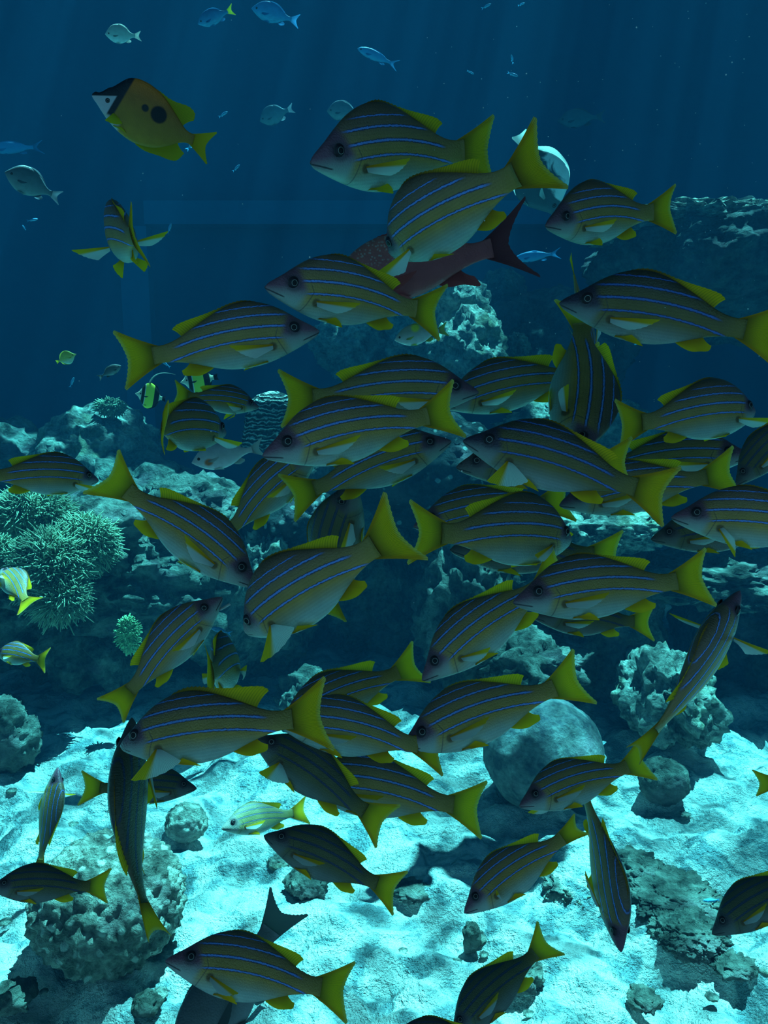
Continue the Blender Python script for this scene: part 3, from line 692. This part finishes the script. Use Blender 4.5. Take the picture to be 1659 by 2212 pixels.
M['bluey'] = dict(M['blue'], tail=mat_fin('lime_tail', (.65, .70, .05), (.5, .6, .05)))
M['pale'] = simple('pale_fish', [(.35, (.85, .85, .82)), (.5, (.62, .66, .62)), (.7, (.50, .52, .50))], (.45, .48, .45), (.4, .44, .42))
M['silver'] = simple('silver_fish', [(.35, (.22, .27, .28)), (.55, (.15, .19, .22)), (.7, (.11, .15, .18))], (.16, .2, .24), (.12, .16, .2))
def x_or(t, u, z, c, uv): return t.mix(circ(t, u, z, .27, -.05, .055, .02, .8), c, (.62, .20, .08))
M['orange'] = simple('orange_patch', [(.35, (.85, .85, .82)), (.5, (.62, .66, .62)), (.7, (.35, .40, .45))], (.5, .5, .48), extra=x_or)
def x_bw(t, u, z, c, uv): return t.mix(circ(t, u, z, .5, .17, .09, .04), c, (.85, .85, .08))
M['yback'] = simple('yellow_back', [(.35, (.75, .80, .75)), (.5, (.62, .68, .62)), (.62, (.4, .45, .35))], (.55, .55, .15), extra=x_bw)
M['lemon'] = simple('lemon_fish', [(.3, (.65, .75, .55)), (.5, (.65, .68, .15)), (.8, (.5, .55, .10))], (.60, .60, .10), (.70, .66, .05))
M['damsel'] = simple('blue_damsel', [(.4, (.15, .65, .85)), (.6, (.06, .4, .75))], (.1, .45, .8))
def x_lit(t, u, z, c, uv): return t.mix(t.sub(1.0, t.step(t.add(z, t.mul(t.sub(t.noise(uv, 5, 3, .6, 1.0), .5), .5)), .10, .2)), c, (.06, .10, .12))  # light from above put into the skin: dark below a ragged line
M['lit'] = simple('top_lit_pale', [(.3, (.8, .85, .8)), (.7, (.85, .9, .88))], (.7, .8, .75), (.7, .8, .75), extra=x_lit)
def x_idol(t, u, z, c, uv):
    c = t.mix(t.step(u, .33, .36), c, (.85, .95, .10)); c = t.mix(t.step(u, .66, .68), c, (.01, .015, .02))
    c = t.mix(t.step(u, .86, .88), c, (.75, .8, .55)); c = t.mix(t.sub(1.0, t.step(u, .31, .33)), c, (.01, .015, .02)); c = t.mix(t.sub(1.0, t.step(u, .20, .22)), c, (.8, .8, .6))
    return c
M['idol'] = simple('banner_idol', [(.3, (.85, .88, .8)), (.7, (.85, .88, .8))], (.03, .04, .05), (.02, .02, .03), extra=x_idol)
D, RD, BL = M['dull'], M['red'], M['blue']
SG = 'blue lined yellow snappers of the shoal'
def sn(*a, **k): k.setdefault('group', SG); return fish(*a, **k)
# upper centre
sn((670, 352), (1052, 325), 1.12, 'topmost large striped fish with pale frowning face', yaw=40, sp=PLUMP, roll=0, bt=12)
sn((843, 545), (1172, 345), .98, 'striped fish diving left in front, raised tail, topmost centre', yaw=-34, sp=PLUMP, bh=-28, pn='fwd')
sn((1178, 488), (1448, 455), 1.10, 'plump striped fish with purple face at upper right', yaw=46, sp=PLUMP, bt=10, dh=.9)
sn((572, 620), (942, 675), 1.00, 'striped fish facing left just below the dark red fish', yaw=28)
sn((690, 716), (276, 778), .98, 'striped fish facing right at left, complete side view', yaw=6)
fish((702, 632), (1100, 528), 1.28, 'dark red fish with scaly back and forked tail', RED, RD, yaw=5, name='red_snapper')
sn((1208, 655), (1672, 722), .86, 'large dark striped fish cut by the right edge, upper', yaw=8, dh=1.1, mats=M['darker'])
sn((1236, 990), (1258, 672), 1.18, 'upright striped fish hanging head down, right of centre', yaw=40, flip=True, L=.32, roll=5, pn='out')
sn((1000, 952), (1432, 1070), .80, 'darkest large fish facing left, centre right', yaw=4, mats=M['darker'], pn='down')
sn((1034, 848), (622, 862), 1.06, 'striped fish facing right above its left facing twin, centre', yaw=0)
sn((567, 985), (975, 888), .90, 'striped fish facing left, sharpest blue lines, centre', yaw=16)
sn((975, 953), (634, 1072), 1.12, 'striped fish facing right with drooping tail, below the centre pair', yaw=0)
sn((950, 878), (1290, 795), 1.28, 'paler striped fish behind the snout of the right facing twin', yaw=10, dh=1.2)
sn((1630, 888), (1345, 918), 1.06, 'striped fish facing away to the right, pectoral fin held out', yaw=-36, sp=PLUMP, bh=-25, pn='fwd')
sn((1622, 985), (1270, 1005), 1.22, 'grey faced striped fish half hidden at right', yaw=5)
sn((1208, 1092), (1578, 1022), 1.08, 'striped fish with bright yellow tail under the darkest fish', yaw=5)
sn((1590, 1048), (1790, 850), .92, 'dark fish head entering from the right edge', yaw=0, mats=D)
sn((1450, 1118), (1880, 1150), .85, 'purple faced striped fish cut by the right edge, middle', yaw=12, pn='drop')
sn((213, 1038), (-62, 1025), 1.15, 'striped fish cut by the left edge, facing right', yaw=-22, bh=-12, pn='fwd')
sn((553, 1268), (232, 1030), .95, 'striped fish slanting down to the right, left of centre', yaw=8)
sn((690, 968), (470, 1170), 1.18, 'shadowy striped fish behind the slanting one', yaw=20)
sn((530, 1365), (862, 1148), .88, 'large striped fish nosing down left with fanned pectoral fin', yaw=-28, sp=PLUMP, bh=-25, pn='down', ts=1.15)
sn((765, 1030), (700, 1330), 1.18, 'dim fish rising head up behind two others, centre', yaw=35, flip=False, L=.26, mats=D)
sn((1232, 1165), (902, 1152), .98, 'round bodied striped fish facing away right, centre', yaw=-36, sp=PLUMP, bh=-25, pn='low')
sn((893, 1138), (1222, 1080), 1.20, 'striped fish partly behind the round bodied one, facing left', yaw=8)
sn((985, 1010), (1350, 1000), .96, 'fish with silver chin under the darkest fish', yaw=5, mats=D)
sn((972, 1188), (1330, 1200), 1.22, 'greenish fish behind the belly of the round bodied one', yaw=10, mats=D)
sn((1108, 1302), (1518, 1250), .86, 'purple headed striped fish facing left, right of centre', yaw=22, bt=8)
sn((1406, 1165), (1750, 1130), 1.06, 'dark headed fish behind the purple faced one', yaw=5, mats=D)
sn((1150, 1332), (1402, 1345), 1.18, 'pale green fish beneath the purple headed striped fish', yaw=25, mats=D)
sn((912, 1470), (1215, 1228), .98, 'striped fish diving left towards the sand, centre right', yaw=2, pn='low')
fish((1580, 1305), (1398, 1590), .98, 'fish seen from above with both pectoral fins spread, right', yaw=-15, roll=74, bt=-12, pn='out', pf='out', group=SG, L=.25)
sn((480, 1290), (250, 1525), .95, 'striped fish rising with open mouth, left', yaw=14, jaw=True, roll=4, bt=6, ts=.8)
sn((486, 1442), (466, 1450), 1.15, 'small fish seen from behind with wavy yellow dorsal fin', yaw=-82, L=.27, roll=12)
sn((260, 1612), (692, 1545), .72, 'nearest striped fish with raised spiny dorsal fin, lower left', yaw=-18, bh=-22, pn='down', dh=1.6, ts=1.1)
sn((590, 1555), (948, 1618), .92, 'brown yellow striped fish behind the nearest tail', yaw=14)
sn((600, 1572), (898, 1436), 1.10, 'striped fish with rounded dorsal above the brown one', yaw=10, dh=1.2)
sn((866, 1618), (1248, 1468), .96, 'long striped fish facing down left, lower centre', yaw=12, bt=5)
sn((545, 1592), (826, 1778), .90, 'dark fish slanting under the nearest striped fish', yaw=0, mats=D, pn='down')
sn((640, 1685), (1030, 1748), 1.02, 'striped fish with notched tail over bright sand', yaw=8)
fish((478, 1790), (657, 1752), 2.05, 'pale sunlit fish above the sand, lower centre', yaw=28, bt=8, group=SG, mats=dict(M['snap'], body=mat_snapper('sunlit_snapper_skin', (.34, .34, .22), (.44, .42, .16), (.55, .6, .5), (.36, .36, .32), (.25, .32, .4), 1.0)))  # paler copy of the skin, sunlight put into its colour
sn((570, 1805), (852, 1925), .90, 'dark fish nosing left over the sand, lower centre', yaw=5, bh=-15, mats=D)
sn((425, 1703), (183, 1703), 1.20, 'grey blue fish facing right behind the curved one', yaw=0, mats=D)
sn((292, 1612), (330, 1948), .92, 'curved dark fish rising head up, lower left', yaw=-5, flip=True, roll=70, bt=22, L=.25, mats=D)
fish((122, 1674), (84, 1872), 2.05, 'pale sunlit fish hovering head up near the left edge', yaw=0, flip=True, roll=58, group=SG, L=.27, mats=dict(M['snap'], body=M['snap']['body']), pn='out', pf='out')
sn((-25, 1918), (226, 1914), .95, 'dark fish cut by the left edge above the knobbly coral', yaw=0, mats=D)
sn((357, 2076), (742, 2142), .88, 'striped fish facing left near the bottom edge', yaw=8, pn='low')
fish((385, 2330), (612, 1972), 1.06, 'dark grey forked tail fish behind the bottom striped fish', GREY, M['grey'], name='grey_snapper', roll=0)
fish((975, 2240), (1182, 2035), 1.10, 'dark grey green fish nosing down at the bottom', name='dusky_snapper', mats=D, yaw=0, bt=-10)
fish((820, 2262), (1110, 2268), .80, 'dark back just showing at the bottom edge', name='dusky_snapper', mats=D, roll=10)
sn((1003, 1972), (1247, 1788), .95, 'striped fish diving left beside the vertical one', yaw=5, bh=0, pn='out', ts=.55)
sn((1330, 2010), (1258, 1725), 1.02, 'striped fish seen from above, swimming straight down', yaw=-5, roll=62, bt=12, L=.22, ts=.8)
sn((1122, 1742), (1390, 1645), .98, 'small striped fish in front of the domed boulder', yaw=22, pf='fwd')
sn((1538, 2018), (1790, 1868), 1.05, 'dark fish entering at the lower right edge', yaw=0, mats=D)
sn((1900, 1690), (1640, 1692), 1.00, 'yellow tail cut by the right edge over sand', yaw=0, ts=.8)
sn((10, 1238), (56, 1298), 2.0, 'small fish turned away by the soft corals, left edge', yaw=-58, L=.22, ts=1.1)
sn((5, 1412), (84, 1424), 2.1, 'small fish with spread yellow tail over the back sand', yaw=-48, L=.19, ts=1.2)
sn((262, 515), (285, 512), 1.08, 'fish seen from behind with both pectoral fins out, upper left', yaw=-84, L=.26, roll=4, tw=-5, pn='out', pf='out', pv='open')
sn((559, 880), (382, 852), 1.32, 'small bright striped fish facing right beside the sponge', yaw=-22, pv='open')
sn((486, 935), (358, 925), 1.12, 'chunky fish turned away with thin tail edge, left of sponge', yaw=-56, bt=28, tw=15, L=.235, pn='fwd')
sn((1275, 770), (1241, 600), 1.32, 'fish behind the large dark one with only a thin tail tip showing', yaw=0, roll=88, L=.2)
# other kinds
fish((414, 1000), (560, 968), 1.6, 'white fish with an orange cheek patch', OVAL, M['orange'], name='patch_cheek_fish')
fish((199, 205), (445, 315), 1.12, 'yellow fish with black spot and dark banded face', RABBIT, M['rabbit'], name='rabbitfish', dh=1.0, pn='down')
fish((852, 735), (960, 712), 1.7, 'white fish with yellow back spot, behind a yellow tail', OVAL, M['yback'], name='yellow_backed_fish')
fish((165, 765), (122, 782), 2.3, 'little lemon coloured fish alone in open water, left', DISC, M['lemon'], name='lemon_fish', yaw=20)
def banner(root, P, sp):
    V = []
    for i in range(22):
        a = i / 21; x = .40 + .10 * a + .85 * a ** 2.2; z = .33 + .62 * math.sin(a * 1.75) ; w = .05 * (1 - a) ** 1.1 + .008
        V += [(x, .004, z), (x + w * 1.2, .0, z - w * .6), (x, -.004, z)]
    mesh('dorsal_banner', P(V), grid_faces(22, 3, True), M['white'], root)
M['white'] = mat_fin('white_banner', (.75, .85, .8), (.75, .85, .8))
IG = 'banner idols below the left striped fish'
fish((390, 826), (470, 814), 2.5, 'black and yellow banded fish with long white banner, nearer the shoal', IDOL, M['idol'], name='moorish_idol', group=IG, extra=banner, yaw=20)
fish((292, 850), (357, 862), 2.6, 'black and yellow banded fish with long white banner, further left', IDOL, M['idol'], name='moorish_idol', group=IG, extra=banner, yaw=20)
fish((227, 74), (300, 78), 2.6, 'small white fish near the top left', TALL, M['pale'], name='white_fish', lod=1)
fish((427, 52), (500, 22), 2.7, 'blue fish with lime tail at the top edge', OVAL, M['bluey'], name='fusilier')
fish((543, 18), (640, 45), 3.4, 'dim blue fish right of the lime tailed one', OVAL, BL, name='fusilier')
fish((772, 105), (850, 138), 3.6, 'dim blue fish slanting at the top centre', SLIM, BL, name='fusilier')
fish((706, 240), (783, 245), 3.6, 'dim silver oval fish above the topmost large fish', TALL, M['silver'], name='silver_fish')
fish((561, 262), (630, 235), 4.2, 'fainter silver oval fish left of its twin', TALL, M['silver'], name='silver_fish')
fish((10, 372), (124, 425), 2.2, 'grey fish with dark tail at the left edge, upper', TALL, M['silver'], name='silver_fish', yaw=10)
fish((-30, 322), (80, 318), 5.5, 'very faint blue fish at the left edge', SLIM, BL, name='fusilier')
fish((1205, 262), (1300, 252), 6.6, 'barely visible dark fish in upper right water', OVAL, M['grey'], name='silver_fish')
fish((1110, 560), (1200, 548), 4.5, 'faint blue fish right of the red tail', SLIM, BL, name='fusilier')
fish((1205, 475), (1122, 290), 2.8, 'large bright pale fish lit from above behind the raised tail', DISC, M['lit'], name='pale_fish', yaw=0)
fish((262, 790), (215, 815), 2.6, 'dark patterned little fish below the left yellow tail', OVAL, M['grey'], name='dark_fish')
DG = 'tiny blue damselfish dotted about the water'
for i, (x0, y0, x1, y1, d, lb) in enumerate([
    (492, 241, 474, 252, 2.0, 'tiny blue fish right of the rabbitfish tail'), (518, 356, 504, 369, 2.0, 'tiny blue fish below the rabbitfish tail'),
    (370, 482, 363, 504, 1.7, 'tiny blue fish beside the fish seen from behind'), (82, 473, 60, 477, 2.2, 'tiny blue fish in the left water, upper of two'),
    (48, 486, 55, 496, 2.4, 'tiny blue fish in the left water, lower of two'), (1024, 160, 1010, 153, 2.5, 'tiny blue fish above the raised tail'),
    (1119, 165, 1098, 157, 2.0, 'tiny bright blue fish at upper right, brightest there'), (1104, 118, 1108, 136, 2.6, 'thin tiny fish just above the bright one'),
    (1061, 8, 1042, 18, 2.3, 'tiny blue fish at the top edge, left of two'), (1134, 6, 1120, 12, 2.6, 'tiny blue fish at the top edge, right of two'),
    (454, 1356, 496, 1368, 1.25, 'turquoise little fish below the open mouth'), (1518, 1946, 1553, 1944, 1.8, 'turquoise little fish by the lower right dark fish'),
    (348, 779, 366, 792, 2.0, 'tiny blue fish under the complete side view fish, left'), (517, 792, 530, 798, 2.0, 'tiny blue fish under the complete side view fish, right'),
    (426, 300, 405, 322, 2.2, 'tiny blue fish peeping between the rabbitfish fins'), (160, 815, 152, 835, 2.4, 'tiny pale fish under the lemon coloured one'),
    (1370, 745, 1385, 738, 2.3, 'tiny fish speck in the dark gap at right')]):
    fish((x0, y0), (x1, y1), d, lb, SLIM, M['damsel'], name='damselfish', group=DG, lod=0)
rs = random.Random(3); V, F = [], []
for i in range(170):
    px, py = (rs.uniform(900, 1659), rs.uniform(0, 900)) if i % 3 else (rs.uniform(0, 1659), rs.uniform(0, 1400))
    q = at(px, py, rs.uniform(.8, 2.2)); r_ = rs.uniform(.0005, .0011); k = len(V)
    V += [q + Vector(p) * r_ for p in ((1, 0, 0), (-1, 0, 0), (0, 1, 0), (0, -1, 0), (0, 0, 1), (0, 0, -1))]
    F += [(k + a, k + b_, k + c_) for a, b_, c_ in ((0, 2, 4), (2, 1, 4), (1, 3, 4), (3, 0, 4), (2, 0, 5), (1, 2, 5), (3, 1, 5), (0, 3, 5))]
tag(mesh('drifting_specks', V, F, mat_plain('speck', (.9, .9, .9))), 'tiny pale specks drifting in the water', 'specks', kind='stuff')
print('SCENE OBJECTS', len(bpy.data.objects), 'TRIS', sum(len(m.polygons) * 2 * m.users for m in bpy.data.meshes))
